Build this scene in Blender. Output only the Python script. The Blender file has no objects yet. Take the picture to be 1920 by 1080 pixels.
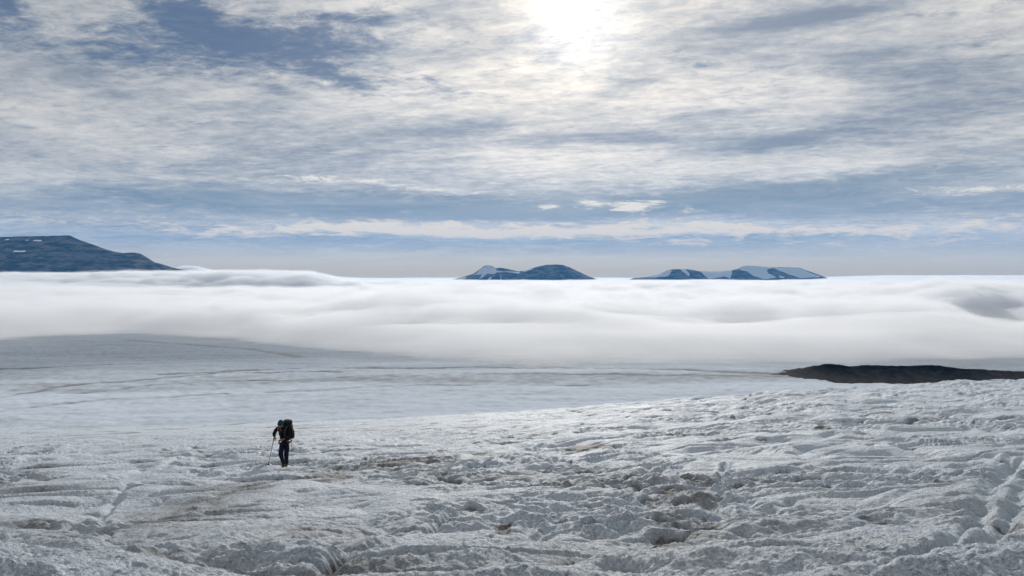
import bpy, math, numpy as np
from mathutils import Vector, Matrix

# ------------------------------------------------------------------ camera
scene = bpy.context.scene
col = scene.collection
F = 28.0
FP = 1920 * F / 36.0                    # focal length in photo pixels
PITCH = math.atan(30.0 / FP)
cam_d = bpy.data.cameras.new('camera'); cam_d.lens = F; cam_d.sensor_width = 36
cam_d.clip_start = 0.1; cam_d.clip_end = 90000
cam = bpy.data.objects.new('camera', cam_d); col.objects.link(cam)
cam.location = (0, 0, 0); cam.rotation_euler = (math.pi / 2 - PITCH, 0, 0)
scene.camera = cam

def ray(px, py):
    """photo pixel -> (x/y, drop/y) of the sight line"""
    a = (px - 960) / FP; b = (py - 540) / FP
    c, s = math.cos(PITCH), math.sin(PITCH)
    fy = c - b * s; fz = -s - b * c
    return a / fy, -fz / fy

# ------------------------------------------------------------------ light and sky
SUN_U, SUN_T = ray(1085, 30)
SUN_DIR = Vector((SUN_U, 1.0, -SUN_T)).normalized()
SUN_EL = math.asin(SUN_DIR.z); SUN_AZ = math.atan2(SUN_DIR.x, SUN_DIR.y)
sun_d = bpy.data.lights.new('sun', 'SUN'); sun_d.energy = 3.4; sun_d.angle = math.radians(1.5)
sun_d.color = (1.0, 0.95, 0.88)
sun = bpy.data.objects.new('sun', sun_d); col.objects.link(sun)
sun.rotation_euler = (-SUN_DIR).to_track_quat('-Z', 'Y').to_euler()
sun.location = (0, 0, 50)

scene.view_settings.view_transform = 'Standard'; scene.view_settings.look = 'None'
scene.view_settings.exposure = 0.0; scene.view_settings.gamma = 1.0
scene.render.engine = 'CYCLES'
cy = scene.cycles
cy.use_denoising = True
try: cy.denoiser = 'OPENIMAGEDENOISE'
except Exception: pass
cy.max_bounces = 12; cy.diffuse_bounces = 3; cy.glossy_bounces = 2; cy.transmission_bounces = 2
cy.volume_bounces = 6; cy.transparent_max_bounces = 24
cy.use_adaptive_sampling = True; cy.adaptive_threshold = 0.02

class Nodes:
    def __init__(s, tree): s.t = tree; s.n = tree.nodes; s.l = tree.links
    def put(s, sock, v):
        if hasattr(v, 'is_linked') or isinstance(v, bpy.types.NodeSocket): s.l.new(v, sock)
        else: sock.default_value = v
    def m(s, op, a, b=0.0, c=0.0, clamp=False):
        n = s.n.new('ShaderNodeMath'); n.operation = op; n.use_clamp = clamp
        s.put(n.inputs[0], a); s.put(n.inputs[1], b); s.put(n.inputs[2], c); return n.outputs[0]
    def add(s, a, b): return s.m('ADD', a, b)
    def mul(s, a, b): return s.m('MULTIPLY', a, b)
    def vec(s, x, y, z):
        n = s.n.new('ShaderNodeCombineXYZ'); s.put(n.inputs[0], x); s.put(n.inputs[1], y); s.put(n.inputs[2], z)
        return n.outputs[0]
    def sep(s, v):
        n = s.n.new('ShaderNodeSeparateXYZ'); s.put(n.inputs[0], v); return n.outputs
    def dot(s, a, b):
        n = s.n.new('ShaderNodeVectorMath'); n.operation = 'DOT_PRODUCT'
        s.put(n.inputs[0], a); s.put(n.inputs[1], b); return n.outputs['Value']
    def noise(s, v, scale, detail=6, rough=0.55, dist=0.0, dims='3D'):
        n = s.n.new('ShaderNodeTexNoise'); n.noise_dimensions = dims
        s.put(n.inputs['Vector'], v); n.inputs['Scale'].default_value = scale
        n.inputs['Detail'].default_value = detail; n.inputs['Roughness'].default_value = rough
        n.inputs['Distortion'].default_value = dist; return n.outputs['Fac']
    def ss(s, v, lo, hi, a=0.0, b=1.0):
        n = s.n.new('ShaderNodeMapRange'); n.interpolation_type = 'SMOOTHSTEP'
        s.put(n.inputs['Value'], v); n.inputs['From Min'].default_value = lo; n.inputs['From Max'].default_value = hi
        n.inputs['To Min'].default_value = a; n.inputs['To Max'].default_value = b; return n.outputs[0]
    def mix(s, f, a, b, mode='MIX'):
        n = s.n.new('ShaderNodeMix'); n.data_type = 'RGBA'; n.blend_type = mode
        s.put(n.inputs['Factor'], f); s.put(n.inputs['A'] if False else n.inputs[6], a); s.put(n.inputs[7], b)
        return n.outputs[2]
    def scale(s, v, k):
        n = s.n.new('ShaderNodeVectorMath'); n.operation = 'SCALE'
        s.put(n.inputs[0], v); s.put(n.inputs['Scale'], k); return n.outputs[0]
    def ramp(s, f, stops, interp='LINEAR'):
        n = s.n.new('ShaderNodeValToRGB'); s.put(n.inputs[0], f); r = n.color_ramp; r.interpolation = interp
        while len(r.elements) < len(stops): r.elements.new(0.5)
        for e, (p, c) in zip(r.elements, stops): e.position = p; e.color = c if len(c) == 4 else (*c, 1)
        return n.outputs[0]

def lin(r, g, b):
    f = lambda v: (v / 255 / 12.92) if v / 255 < .04045 else ((v / 255 + .055) / 1.055) ** 2.4
    return (f(r), f(g), f(b), 1)

WS = 0.10                                # background strength
world = bpy.data.worlds.new('World'); scene.world = world; world.use_nodes = True
W = Nodes(world.node_tree); W.n.clear()
tc = W.n.new('ShaderNodeTexCoord'); D = tc.outputs['Generated']
nv = W.n.new('ShaderNodeVectorMath'); nv.operation = 'NORMALIZE'; W.put(nv.inputs[0], D); D = nv.outputs[0]
X, Y, Z = W.sep(D)
sky = W.n.new('ShaderNodeTexSky'); sky.sky_type = 'NISHITA'; sky.sun_disc = False
sky.sun_elevation = SUN_EL; sky.sun_rotation = SUN_AZ; sky.altitude = 600; sky.air_density = 1.0
sky.dust_density = 0.6; sky.ozone_density = 2.0
hor = W.m('SQRT', W.add(W.mul(X, X), W.mul(Y, Y)))
E = W.m('DIVIDE', Z, W.m('MAXIMUM', hor, 0.02))          # tangent of elevation
A = W.m('ARCTAN2', X, Y)                                 # azimuth, 0 = north
def sk(px, py):
    u, t = ray(px, py); return math.atan(u), -t * math.cos(math.atan(u))
def blob(px, py, rx, ry, tilt=0.0, amp=1.0, wob=None):
    """soft patch of sky at an azimuth and elevation (radii in photo pixels)"""
    a0, e0 = sk(px, py)
    da = W.mul(W.m('SUBTRACT', A, a0), FP * .92); de = W.mul(W.m('SUBTRACT', E, e0), FP)
    if wob is not None: de = W.add(de, wob)
    c, s_ = math.cos(math.radians(tilt)), math.sin(math.radians(tilt))
    p = W.mul(W.add(W.mul(da, c), W.mul(de, s_)), 1 / rx)
    q = W.mul(W.add(W.mul(da, -s_), W.mul(de, c)), 1 / ry)
    r2 = W.add(W.mul(p, p), W.mul(q, q))
    return W.mul(W.m('EXPONENT', W.mul(r2, -1.0)), amp)
def total(lst):
    o = lst[0]
    for k in lst[1:]: o = W.add(o, k)
    return o
# a layer of cloud a long way up: flat pattern seen in perspective
den = W.add(W.m('MAXIMUM', Z, 0.0), 0.075)
PX = W.m('DIVIDE', X, den); PY = W.m('DIVIDE', Y, den)
rot = math.radians(-14)
QX = W.add(W.mul(PX, math.cos(rot)), W.mul(PY, math.sin(rot)))
QY = W.add(W.mul(PX, -math.sin(rot)), W.mul(PY, math.cos(rot)))
plane = W.vec(QX, QY, 0.0)
plane_s = W.vec(W.mul(QX, 0.8), W.mul(QY, 1.0), 4.0)     # drawn out by the wind
n_big = W.noise(plane_s, 0.9, 5, .55, 0.5)
n_med = W.noise(plane_s, 3.0, 9, .62, 0.6)
n_fine = W.noise(W.vec(W.mul(QX, 0.8), QY, 9.0), 12.0, 9, .72, 0.3)
n_fib = W.noise(W.vec(W.mul(QX, 0.6), W.mul(QY, 1.0), 2.0), 5.0, 10, .64, .5)
# streaky noise for the low bands (by azimuth and elevation)
band_v = W.vec(W.mul(A, 3.0), W.mul(E, 26.0), 1.0)
n_band = W.noise(band_v, 1.6, 9, .6, 0.5)
n_band2 = W.noise(W.vec(W.mul(A, 13.0), W.mul(E, 62.0), 7.0), 2.2, 10, .70, 0.5)
wob = W.mul(W.m('SUBTRACT', n_band, 0.5), 60.0)
wob2 = W.mul(W.m('SUBTRACT', n_med, 0.5), 80.0)
gaps = total([
    blob(470, 75, 230, 62, -6, 1.0, wob2), blob(330, 20, 100, 30, -20, .5, wob2), blob(680, 30, 110, 36, 8, .55, wob2),
    blob(230, 105, 120, 28, 0, .55, wob2), blob(-10, 15, 60, 42, -30, .8, wob2),
    blob(665, 152, 75, 17, -12, .62, wob2), blob(820, 158, 28, 12, 0, .5, wob2), blob(890, 180, 60, 9, 4, .35, wob2),
    blob(1312, 122, 16, 7, 0, .8), blob(1275, 92, 22, 12, 10, .45, wob), blob(1740, 28, 45, 10, -6, .6, wob), blob(1830, 75, 50, 20, -10, .45, wob),
])
# thin blue shows where the gaps are and where the noise opens
cover = W.add(W.mul(W.m('SUBTRACT', n_med, 0.5), 1.7), W.mul(W.m('SUBTRACT', n_fine, 0.5), 1.7))
gap = W.ss(W.m('SUBTRACT', gaps, W.mul(cover, 1.0)), 0.12, 1.0)
# grey undersides
greys = total([
    blob(1570, 25, 130, 20, 10, .7, wob), blob(1420, 45, 110, 13, 6, .5, wob), blob(1700, 215, 180, 22, -4, .3, wob), blob(1620, 110, 150, 22, -6, .4, wob),
    blob(1180, 155, 60, 10, 12, .4, wob), blob(1780, 150, 130, 40, -8, .35, wob2), blob(850, 235, 130, 20, 6, .5, wob),
    blob(1130, 262, 210, 16, 2, .55, wob), blob(1480, 262, 100, 14, 5, .55, wob), blob(1350, 210, 90, 10, 8, .5, wob),
    blob(1420, 285, 20, 8, 0, .45, wob), blob(330, 220, 300, 70, -10, .25, wob2),
    blob(1850, 285, 120, 12, 3, .3, wob),
])
shade = W.add(W.mul(W.m('SUBTRACT', n_big, 0.5), 1.5), W.add(W.mul(W.m('SUBTRACT', n_fib, 0.5), 1.15), W.mul(W.m('SUBTRACT', n_fine, .5), 1.1)))
shade = W.add(shade, W.mul(greys, -.95))
cshade = W.ss(shade, -0.85, 0.50)
cloud = W.ramp(cshade, [(0, lin(140, 149, 163)), (.42, lin(184, 187, 191)), (.75, lin(216, 214, 211)), (1, lin(240, 236, 229))])
# left side duller, sun side brighter
cosS = W.m('MAXIMUM', W.dot(D, tuple(SUN_DIR)), 0.0)
g1 = W.m('POWER', cosS, 520.0); g2 = W.m('POWER', cosS, 60.0); g3 = W.m('POWER', cosS, 14.0)
gain = W.add(W.add(0.83, W.mul(g3, .31)), W.add(W.mul(g2, .26), W.mul(g1, 1.0)))
cloud = W.scale(cloud, gain)
cloud = W.mix(W.mul(g2, .9), cloud, (1.08, 1.0, .90, 1), 'MULTIPLY')
nish = W.scale(sky.outputs[0], WS * 0.40)
blue = W.mix(0.55, nish, lin(70, 102, 146))
blue = W.scale(blue, W.add(.85, W.mul(g2, .9)))
c = W.mix(W.mul(gap, .88), cloud, blue)
# low bands: smooth blue-grey stratus with bright torn edges
bandmask = total([
    blob(1450, 385, 800, 32, 0, 1.0, wob), blob(1650, 335, 330, 20, 4, .85, wob), blob(500, 385, 620, 34, 0, .95, wob),
    blob(960, 455, 1000, 20, 0, .75, wob), blob(1450, 465, 600, 16, 0, .3, wob), blob(1150, 345, 230, 14, 2, .45, wob),
])
bandmask = W.ss(W.add(bandmask, W.mul(W.m('SUBTRACT', n_band2, .5), 2.4)), -.05, 1.35)
bandcol = W.ramp(n_band, [(.3, lin(126, 142, 156)), (.7, lin(164, 172, 178))])
c = W.mix(W.mul(bandmask, .96), c, bandcol)
tear = total([
    blob(760, 352, 190, 9, -3, .9, wob), blob(1030, 386, 26, 5, 0, .9), blob(1105, 383, 24, 7, 0, 1.0), blob(1182, 388, 22, 11, 0, 1.25), blob(1228, 381, 14, 5, 0, 1.0), blob(1290, 396, 22, 4, 0, .9), blob(1140, 388, 150, 14, 0, .35), blob(650, 428, 160, 11, 4, 1.0, wob),
    blob(1500, 440, 560, 15, -1, 1.1, wob), blob(1150, 431, 420, 7, 0, .8, wob), blob(860, 428, 160, 12, 0, .7, wob), blob(960, 425, 1300, 16, 0, .45, wob), blob(450, 436, 240, 5, 1, .5, wob),
    blob(1860, 350, 120, 9, 2, .8, wob), blob(520, 475, 300, 6, -1, .4, wob), blob(330, 338, 200, 6, 2, .35, wob), blob(1800, 462, 200, 9, 0, .5, wob), blob(1330, 320, 260, 12, 3, .35, wob),
])
tearm = W.ss(W.add(tear, W.mul(W.m('SUBTRACT', n_band2, .5), 6.5)), .2, 1.5)
tearm = W.mul(tearm, W.ss(tear, .0, .5))
c = W.mix(tearm, c, W.mix(W.ss(E, .03, .11), lin(244, 226, 200), lin(244, 238, 226)))
# pale warm air along the horizon
hz = W.ss(W.add(E, W.mul(W.m('SUBTRACT', n_band, .5), .012)), .004, .052, 1.0, 0.0)
hcol = W.ramp(W.m('MULTIPLY', W.add(E, 0.0), 16.0), [(0, lin(212, 192, 156)), (.25, lin(222, 206, 176)), (.6, lin(200, 196, 186)), (1, lin(188, 188, 192))])
c = W.mix(W.mul(hz, .9), c, hcol)
c = W.scale(c, W.ss(W.dot(D, tuple(SUN_DIR)), -.5, .75, .84, 1.0))
final = W.scale(c, 1.0 / WS)
bg = W.n.new('ShaderNodeBackground'); W.put(bg.inputs['Color'], final); bg.inputs['Strength'].default_value = WS
wo = W.n.new('ShaderNodeOutputWorld'); W.l.new(bg.outputs[0], wo.inputs['Surface'])

# ------------------------------------------------------------------ helpers
def pn(x, y, seed=0):
    """2D gradient noise, about -1..1"""
    xf = np.floor(x); yf = np.floor(y)
    xi = xf.astype(np.int64); yi = yf.astype(np.int64)
    fx = (x - xf).astype(np.float32); fy = (y - yf).astype(np.float32)
    def g(ix, iy, dx, dy):
        h = (ix * 374761393 + iy * 668265263 + seed * 1442695041) & 0xffffffff
        h = ((h ^ (h >> 13)) * 1274126177) & 0xffffffff
        h = h ^ (h >> 16)
        a = (h & 0xffff).astype(np.float32) * (2 * math.pi / 65536)
        return np.cos(a) * dx + np.sin(a) * dy
    sx = fx * fx * fx * (fx * (fx * 6 - 15) + 10); sy = fy * fy * fy * (fy * (fy * 6 - 15) + 10)
    a = g(xi, yi, fx, fy); b = g(xi + 1, yi, fx - 1, fy)
    c_ = g(xi, yi + 1, fx, fy - 1); d = g(xi + 1, yi + 1, fx - 1, fy - 1)
    return ((a * (1 - sx) + b * sx) * (1 - sy) + (c_ * (1 - sx) + d * sx) * sy) * 1.45
def fbm(x, y, oct=4, seed=0, gain=.5, lac=2.03):
    o = 0; a = 1; s = 0
    for k in range(oct):
        o = o + a * pn(x, y, seed + k * 7); s += a; a *= gain; x = x * lac + 13.7; y = y * lac + 5.1
    return o / s
def sstep(v, lo, hi):
    t = np.clip((v - lo) / (hi - lo), 0, 1); return t * t * (3 - 2 * t)
def grid_mesh(name, P, mat, closed_u=False, attrs=None, smooth=True):
    """P: (rows, cols, 3)"""
    R, C = P.shape[:2]
    me = bpy.data.meshes.new(name)
    me.vertices.add(R * C); me.vertices.foreach_set('co', P.reshape(-1).astype(np.float32))
    i, j = np.meshgrid(np.arange(R - 1), np.arange(C if closed_u else C - 1), indexing='ij')
    j2 = (j + 1) % C
    q = np.stack([i * C + j, i * C + j2, (i + 1) * C + j2, (i + 1) * C + j], -1).reshape(-1)
    n = len(q) // 4
    me.loops.add(n * 4); me.loops.foreach_set('vertex_index', q.astype(np.int32))
    me.polygons.add(n); me.polygons.foreach_set('loop_start', np.arange(n, dtype=np.int32) * 4)
    me.polygons.foreach_set('loop_total', np.full(n, 4, np.int32))
    me.update(calc_edges=True)
    if smooth: me.polygons.foreach_set('use_smooth', np.ones(n, bool))
    for k, v in (attrs or {}).items():
        at = me.attributes.new(k, 'FLOAT', 'POINT'); at.data.foreach_set('value', v.reshape(-1).astype(np.float32))
    me.materials.append(mat)
    o = bpy.data.objects.new(name, me); col.objects.link(o)
    return o
def tag(o, label=None, cat=None, group=None, kind=None):
    for k, v in (('label', label), ('category', cat), ('group', group), ('kind', kind)):
        if v: o[k] = v
    return o
def material(name):
    m = bpy.data.materials.new(name); m.use_nodes = True
    return m, Nodes(m.node_tree), m.node_tree.nodes['Principled BSDF']
def simple(name, c, rough=.7, spec=.3, bump=0.0, bscale=60, var=.15):
    m, N, b = material(name)
    t = N.n.new('ShaderNodeTexCoord').outputs['Object']
    n = N.noise(t, bscale, 4, .6)
    dark = tuple(v * (1 - var) for v in c[:3]) + (1,); light = tuple(min(1, v * (1 + var)) for v in c[:3]) + (1,)
    N.put(b.inputs['Base Color'], N.ramp(n, [(.3, dark), (.7, light)]))
    b.inputs['Roughness'].default_value = rough; b.inputs['Specular IOR Level'].default_value = spec
    if bump:
        bn = N.n.new('ShaderNodeBump'); bn.inputs['Strength'].default_value = bump; bn.inputs['Distance'].default_value = .01
        N.put(bn.inputs['Height'], n); N.put(b.inputs['Normal'], bn.outputs[0])
    return m

# ------------------------------------------------------------------ glacier surface
RC = 66.0          # distance of the slope break in front of the camera
R0 = 4.4
KX = np.array([0, 400, 700, 960, 1200, 1300, 1500, 1700, 1920.])
KY = np.array([803, 795, 785, 771, 753, 746, 731, 721, 711.])
KU = np.array([ray(a, b)[0] for a, b in zip(KX, KY)]); KT = np.array([ray(a, b)[1] for a, b in zip(KX, KY)])
TB = ray(960, 1080)[1]
PD = np.log(np.array([66, 100, 160, 250, 450, 750, 1000, 1500, 2500, 5000, 20000.]))
PZ = np.array([0, -26, -52, -74, -88, -92, -99, -111.5, -170, -260, -300.])
def base_height(r, th):
    """(height below the eye, drop of the swelling slope) at distance r along azimuth th"""
    th_c = np.clip(np.abs(th), 0, .66) * np.sign(th)
    u = np.tan(th_c); cs = np.cos(th_c)
    tcr = np.interp(u, KU, KT)
    rr = np.maximum(r, 1e-3); d = rr * cs
    f = np.clip(np.log(RC / np.maximum(d, 3.3)) / math.log(RC / R0), -0.3, 1)
    t = tcr + (TB - tcr) * np.where(f > 0, np.abs(f) ** 1.08, f)
    z = -t * np.maximum(d, 3.3)
    z = np.where(d < 3.3, -1.62 + (z + 1.62) * (d / 3.3) ** 2, z)
    # beyond the break the ice falls to the lower plain
    zc = -tcr * RC
    w = np.interp(np.log(np.maximum(d, 1)), PD, np.linspace(0, 1, len(PD)))
    zp = np.interp(np.log(np.maximum(d, 1)), PD, PZ)
    zp = np.where(d < 450, zc + (zp - 0) * (-88 - zc) / (-88.0), zp)
    far = sstep(d, RC * .93, RC * 1.06)
    z = z * (1 - far) + zp * far
    # behind and beside the camera a gentle rise
    back = sstep(-np.cos(th), -0.35, .6)
    z = z * (1 - back) + (-1.62 + 0.045 * np.minimum(r, 600)) * back
    return z
def ground_at(px, py):
    """point of the near slope seen at a photo pixel"""
    u, t = ray(px, py); th = math.atan(u)
    lo, hi = 3.0, RC * .999 if t < TB else 8
    for _ in range(50):
        m = math.sqrt(lo * hi); z = float(base_height(np.array([m / math.cos(th)]), np.array([th]))[0])
        if -z / m > t: lo = m
        else: hi = m
    d = math.sqrt(lo * hi)
    return d * u, d
def scale_at(d): return d / FP           # metres per photo pixel at depth d

HIK_PX, HIK_PY = 533, 875
HX, HY = ground_at(HIK_PX, HIK_PY)

pits = [  # px, py, radius x px, radius y px, depth in metres
    (312, 1028, 42, 13, .22), (455, 1018, 34, 10, .12), (640, 1046, 26, 12, .18), (830, 985, 20, 9, .16),
    (210, 985, 16, 10, .14), (190, 955, 14, 8, .12), (50, 1030, 60, 10, .14), (305, 905, 18, 6, .12), (385, 855, 14, 4, .12),
    (1330, 975, 30, 9, .16), (1370, 990, 30, 10, .14), (1320, 1030, 34, 9, .18), (1250, 1010, 34, 10, .15),
    (1200, 1045, 36, 9, .14), (1050, 1060, 40, 9, .12), (1010, 1000, 30, 10, .12), (940, 990, 26, 7, .12), (1420, 995, 30, 7, .10),
    (1750, 910, 60, 7, .10), (1540, 800, 30, 4, .10), (1700, 790, 28, 4, .12), (1900, 860, 14, 9, .25), (1880, 970, 30, 8, .12),
    (1100, 840, 60, 5, .12), (880, 800, 60, 4, .1), (860, 895, 36, 6, .14), (800, 905, 34, 6, .12), (740, 880, 26, 5, .10),
    (1500, 1030, 30, 10, .14), (1640, 960, 40, 8, .10), (1230, 870, 40, 5, .10), (560, 1000, 30, 6, .08), (880, 1060, 30, 8, .1),
    (1160, 1075, 40, 8, .16), (430, 930, 20, 5, .08), (700, 925, 40, 5, .08), (1585, 850, 50, 4, .08), (1080, 800, 40, 3, .08),
]
grooves = [  # polylines in photo pixels, width px, depth m, asymmetry
    ([(0, 1062), (30, 1040), (80, 1022), (150, 1025)], 14, .20), ([(150, 1000), (195, 970), (215, 990), (180, 1010)], 7, .09),
    ([(635, 1050), (720, 1022), (800, 1000), (845, 970), (860, 950)], 8, .13), ([(130, 970), (240, 920), (330, 900), (420, 880)], 7, .07),
    ([(840, 920), (900, 905), (1000, 905), (1060, 890)], 7, .16), ([(560, 960), (700, 955), (800, 960)], 5, .06),
    ([(1357, 870), (1352, 905), (1360, 925)], 4, .14), ([(1340, 860), (1250, 880), (1150, 900)], 6, .12),
    ([(1900, 850), (1870, 870), (1800, 880)], 7, .16), ([(1915, 850), (1850, 940), (1790, 1010), (1740, 1080)], 12, .15),
    ([(1960, 870), (1900, 950), (1860, 1020), (1820, 1080)], 12, .14), ([(1500, 1040), (1600, 1030), (1700, 1045)], 10, .14),
    ([(930, 1010), (1000, 985), (1090, 980), (1170, 990)], 10, .10), ([(1210, 985), (1280, 960), (1350, 955)], 9, .14),
    ([(1300, 850), (1400, 842), (1500, 845), (1600, 838)], 6, .12), ([(960, 860), (1080, 845), (1200, 850)], 6, .12),
    ([(1480, 905), (1600, 915), (1700, 905), (1850, 915)], 7, .10), ([(0, 1005), (120, 985), (260, 990)], 8, .10),
    ([(200, 900), (300, 880), (330, 860), (390, 850)], 6, .10), ([(880, 880), (960, 850), (1010, 838)], 5, .10),
]
dirt_spots = [  # px, py, rx, ry, tilt, strength
    (480, 915, 210, 22, 10, .8), (620, 885, 80, 14, 12, .7), (300, 965, 190, 24, 8, .7), (60, 900, 120, 26, 5, .5), (40, 975, 100, 30, 0, .6),
    (1090, 900, 150, 16, 0, .8), (1270, 925, 90, 34, 0, .95), (1280, 985, 110, 36, -5, .9), (1010, 1030, 100, 30, 0, .5), (1400, 1000, 90, 26, 10, .6),
    (650, 1040, 120, 32, 0, .7), (330, 1040, 160, 34, 0, .75), (120, 1060, 120, 20, 0, .6), (1250, 1050, 160, 24, 0, .6), (870, 860, 160, 12, 3, .5), (1650, 780, 120, 8, 0, .5),
    (1480, 990, 120, 26, 5, .35), (1560, 1030, 120, 24, 5, .35), (1800, 790, 100, 10, 0, .4), (760, 970, 200, 18, 5, .35), (1100, 800, 220, 8, -3, .25),
    (250, 860, 180, 8, 2, .35), (1740, 860, 160, 10, 0, .25), (150, 820, 200, 5, 0, .3), (1700, 930, 180, 12, -5, .2), (1850, 1060, 40, 30, 60, .4),
]
def near_detail(x, y, d):
    """small relief of the melting ice, and its dirt; x, y world, d depth along the view"""
    lim = lambda wl: sstep(wl / np.maximum(d, 1) , .003, .009)       # leave out what the grid cannot carry
    wx = pn(x * .30, y * .30, 91) * 1.2; wy = pn(x * .33, y * .33, 92) * 1.2
    xr = x * math.cos(.22) + y * math.sin(.22); yr = -x * math.sin(.22) + y * math.cos(.22)
    xr = xr + wx; yr = yr + wy
    rough = sstep(fbm(xr * .10, yr * .16, 3, 31), -.15, .25)          # smooth mounds <-> torn patches
    h = .46 * fbm(xr / 9, yr / 5, 3, 1)
    m1 = np.abs(pn(xr / 2.6, yr / 1.5, 11)); m2 = np.abs(pn(xr / 1.1, yr / .62, 12))
    h = h + .14 * (np.minimum(m1 * 2.2, 1) - .5)
    h = h + .085 * (np.minimum(m2 * 2.2, 1) - .5) * (.25 + .8 * rough)
    m3 = np.abs(pn(xr / .48 + 3 * wx * .1, yr / .28, 13)); m4 = np.abs(pn(x / .22, y / .15, 14)); m5 = pn(x / .10, y / .075, 15); m6 = np.abs(pn(x / .05, y / .04, 16))
    h = h + .052 * (np.minimum(m3 * 2, 1) - .5) * (.12 + .95 * rough) * lim(.35)
    h = h + .026 * (np.minimum(m4 * 2, 1) - .5) * (.25 + .85 * rough) * lim(.2)
    h = h + .013 * m5 * lim(.1) + .009 * (np.minimum(m6 * 2, 1) - .5) * lim(.05)
    # small melt holes with grit on their floors
    hole = sstep(pn(xr / .95 + .6 * wx, yr / .34, 23), .30, .62) * (.35 + .65 * rough) + .8 * sstep(pn(xr / .45, yr / .20, 24), .34, .62) * rough * lim(.3)
    hole = hole + 1.1 * sstep(pn(xr / 2.4 + wx, yr / .8, 25), .42, .68)
    # runnels: thin sharp channels wandering down the slope
    ra = pn(xr / 5.0 + .4 * wy, yr / 1.5, 26); rb = pn(xr / 2.2, yr / .8 + .4 * wx, 27)
    run = np.exp(-(ra / .045) ** 2) * sstep(pn(x / 4, y / 4, 28), -.1, .3) + .6 * np.exp(-(rb / .06) ** 2) * sstep(pn(x / 3, y / 3, 29), 0, .35)
    h = h - .13 * hole - .07 * run
    flat = 1 - .8 * np.exp(-(((x - HX) / .8) ** 2 + ((y - HY) / .9) ** 2))
    soft = sstep(-x / np.maximum(y, .5), -.30, .10) * sstep(d, 30, 60)
    h = h * flat * (1 - .8 * soft)
    clean = np.zeros_like(x); floor = np.zeros_like(x)
    for px, py, rx, ry, dep in pits:
        gx, gy = ground_at(px, py); s = scale_at(gy)
        lo = ground_at(px, min(py + ry, 1079))[1]; hi = ground_at(px, py - ry)[1]
        ax = rx * s; ay = max(abs(hi - lo) * .5, ax * .35)
        ex = np.exp(-(((x - gx) / ax) ** 2 + ((y - gy) / ay) ** 2) * 1.0)
        h = h - dep * ex ** 1.0 * (1 + .5 * (m3 - .3))
        # lip on the far side
        h = h + .25 * dep * np.exp(-(((x - gx) / (ax * 1.3)) ** 2 + ((y - gy - ay * 1.6) / (ay * .9)) ** 2))
        clean = np.maximum(clean, ex * .5); floor = np.maximum(floor, sstep(ex + .25 * m3, .50, .95) * min(1., dep / .12))
    for pts, wpx, dep in grooves:
        G = [ground_at(a, min(b, 1079)) for a, b in pts]
        best = np.full(x.shape, 1e9)
        for (x0, y0), (x1, y1) in zip(G[:-1], G[1:]):
            dx, dy = x1 - x0, y1 - y0; L = dx * dx + dy * dy + 1e-9
            k = np.clip(((x - x0) * dx + (y - y0) * dy) / L, 0, 1)
            dd = np.hypot(x - x0 - k * dx + .05 * wx, y - y0 - k * dy + .10 * pn(x / .8, y / .8, 66))
            wdt = wpx * scale_at(.5 * (y0 + y1)) * 1.3
            best = np.minimum(best, dd / wdt)
        ex = np.exp(-best ** 2)
        h = h - dep * ex * (1 + .8 * pn(x / .6, y / .6, 67))
        h = h + .18 * dep * np.exp(-(best - 2.0) ** 2)
        clean = np.maximum(clean, ex * .8)
    dirt = .42 * sstep(fbm(xr * .16, yr * .40, 4, 51), -.1, .42) * (1 - .5 * sstep(x / np.maximum(y, .5), .1, .45)) + .25 * np.clip(hole, 0, 1)
    for px, py, rx, ry, tl, a in dirt_spots:
        gx, gy = ground_at(px, py)
        U = x / np.maximum(y, .5); T0 = np.log(np.maximum(y, 1)); gu = gx / gy
        p = (U - gu) * FP; kk = (ground_at(px, py - 6)[1] / ground_at(px, min(py + 6, 1079))[1])
        q = (T0 - math.log(gy)) / max(math.log(kk), 1e-3) * 12
        ca, sa = math.cos(math.radians(tl)), math.sin(math.radians(tl))
        e = ((p * ca + q * sa) / rx) ** 2 + ((-p * sa + q * ca) / ry) ** 2
        dirt = dirt + a * .72 * np.exp(-e) * (.75 + .6 * pn(xr / .9, yr / .5, 52))
    dirt = dirt * (1 - .35 * clean)
    dirt = dirt * (.55 + .9 * sstep(fbm(xr / 1.3, yr / .6, 4, 55), -.35, .4))
    floor = np.maximum(floor, .8 * sstep(hole + .5 * m4, .75, 1.25))
    dirt = dirt + 1.1 * floor
    return h, np.clip(dirt, 0, 1.3), clean

# the hiker's pole stands on a small hummock
TIPX, TIPY = HX - .60, HY + .12
th_dense = np.arctan(np.linspace(-.78, .78, 1500))
th = np.concatenate([np.linspace(-math.pi, th_dense[0], 90)[:-1], th_dense, np.linspace(th_dense[-1], math.pi, 90)[1:-1]])
rr = np.concatenate([np.array([.05, .3, .7, 1.1, 1.6, 2.1, 2.6]), np.exp(np.linspace(math.log(3.0), math.log(80), 960)),
                     np.exp(np.linspace(math.log(80), math.log(360), 50))[1:], np.exp(np.linspace(math.log(360), math.log(2000), 430))[1:],
                     np.exp(np.linspace(math.log(2000), math.log(18500), 60))[1:]])
TH, RR = np.meshgrid(th, rr)
SEC = 1 / np.cos(np.clip(TH, -.66, .66))
RR = RR * np.where(np.abs(TH) < 1.6, SEC, SEC)
GX = RR * np.sin(TH); GY = RR * np.cos(TH)
GZ = base_height(RR, TH)
near_rows = rr < 130
h, dirt, clean = near_detail(GX[near_rows], GY[near_rows], RR[near_rows] / SEC[near_rows])
dn = RR[near_rows] / SEC[near_rows]
amp = sstep(dn, .5, 3.0)
GZ[near_rows] += h * amp
hum = .19 * np.exp(-(((GX - TIPX + .1) / .42) ** 2 + ((GY - TIPY) / .45) ** 2))
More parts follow.
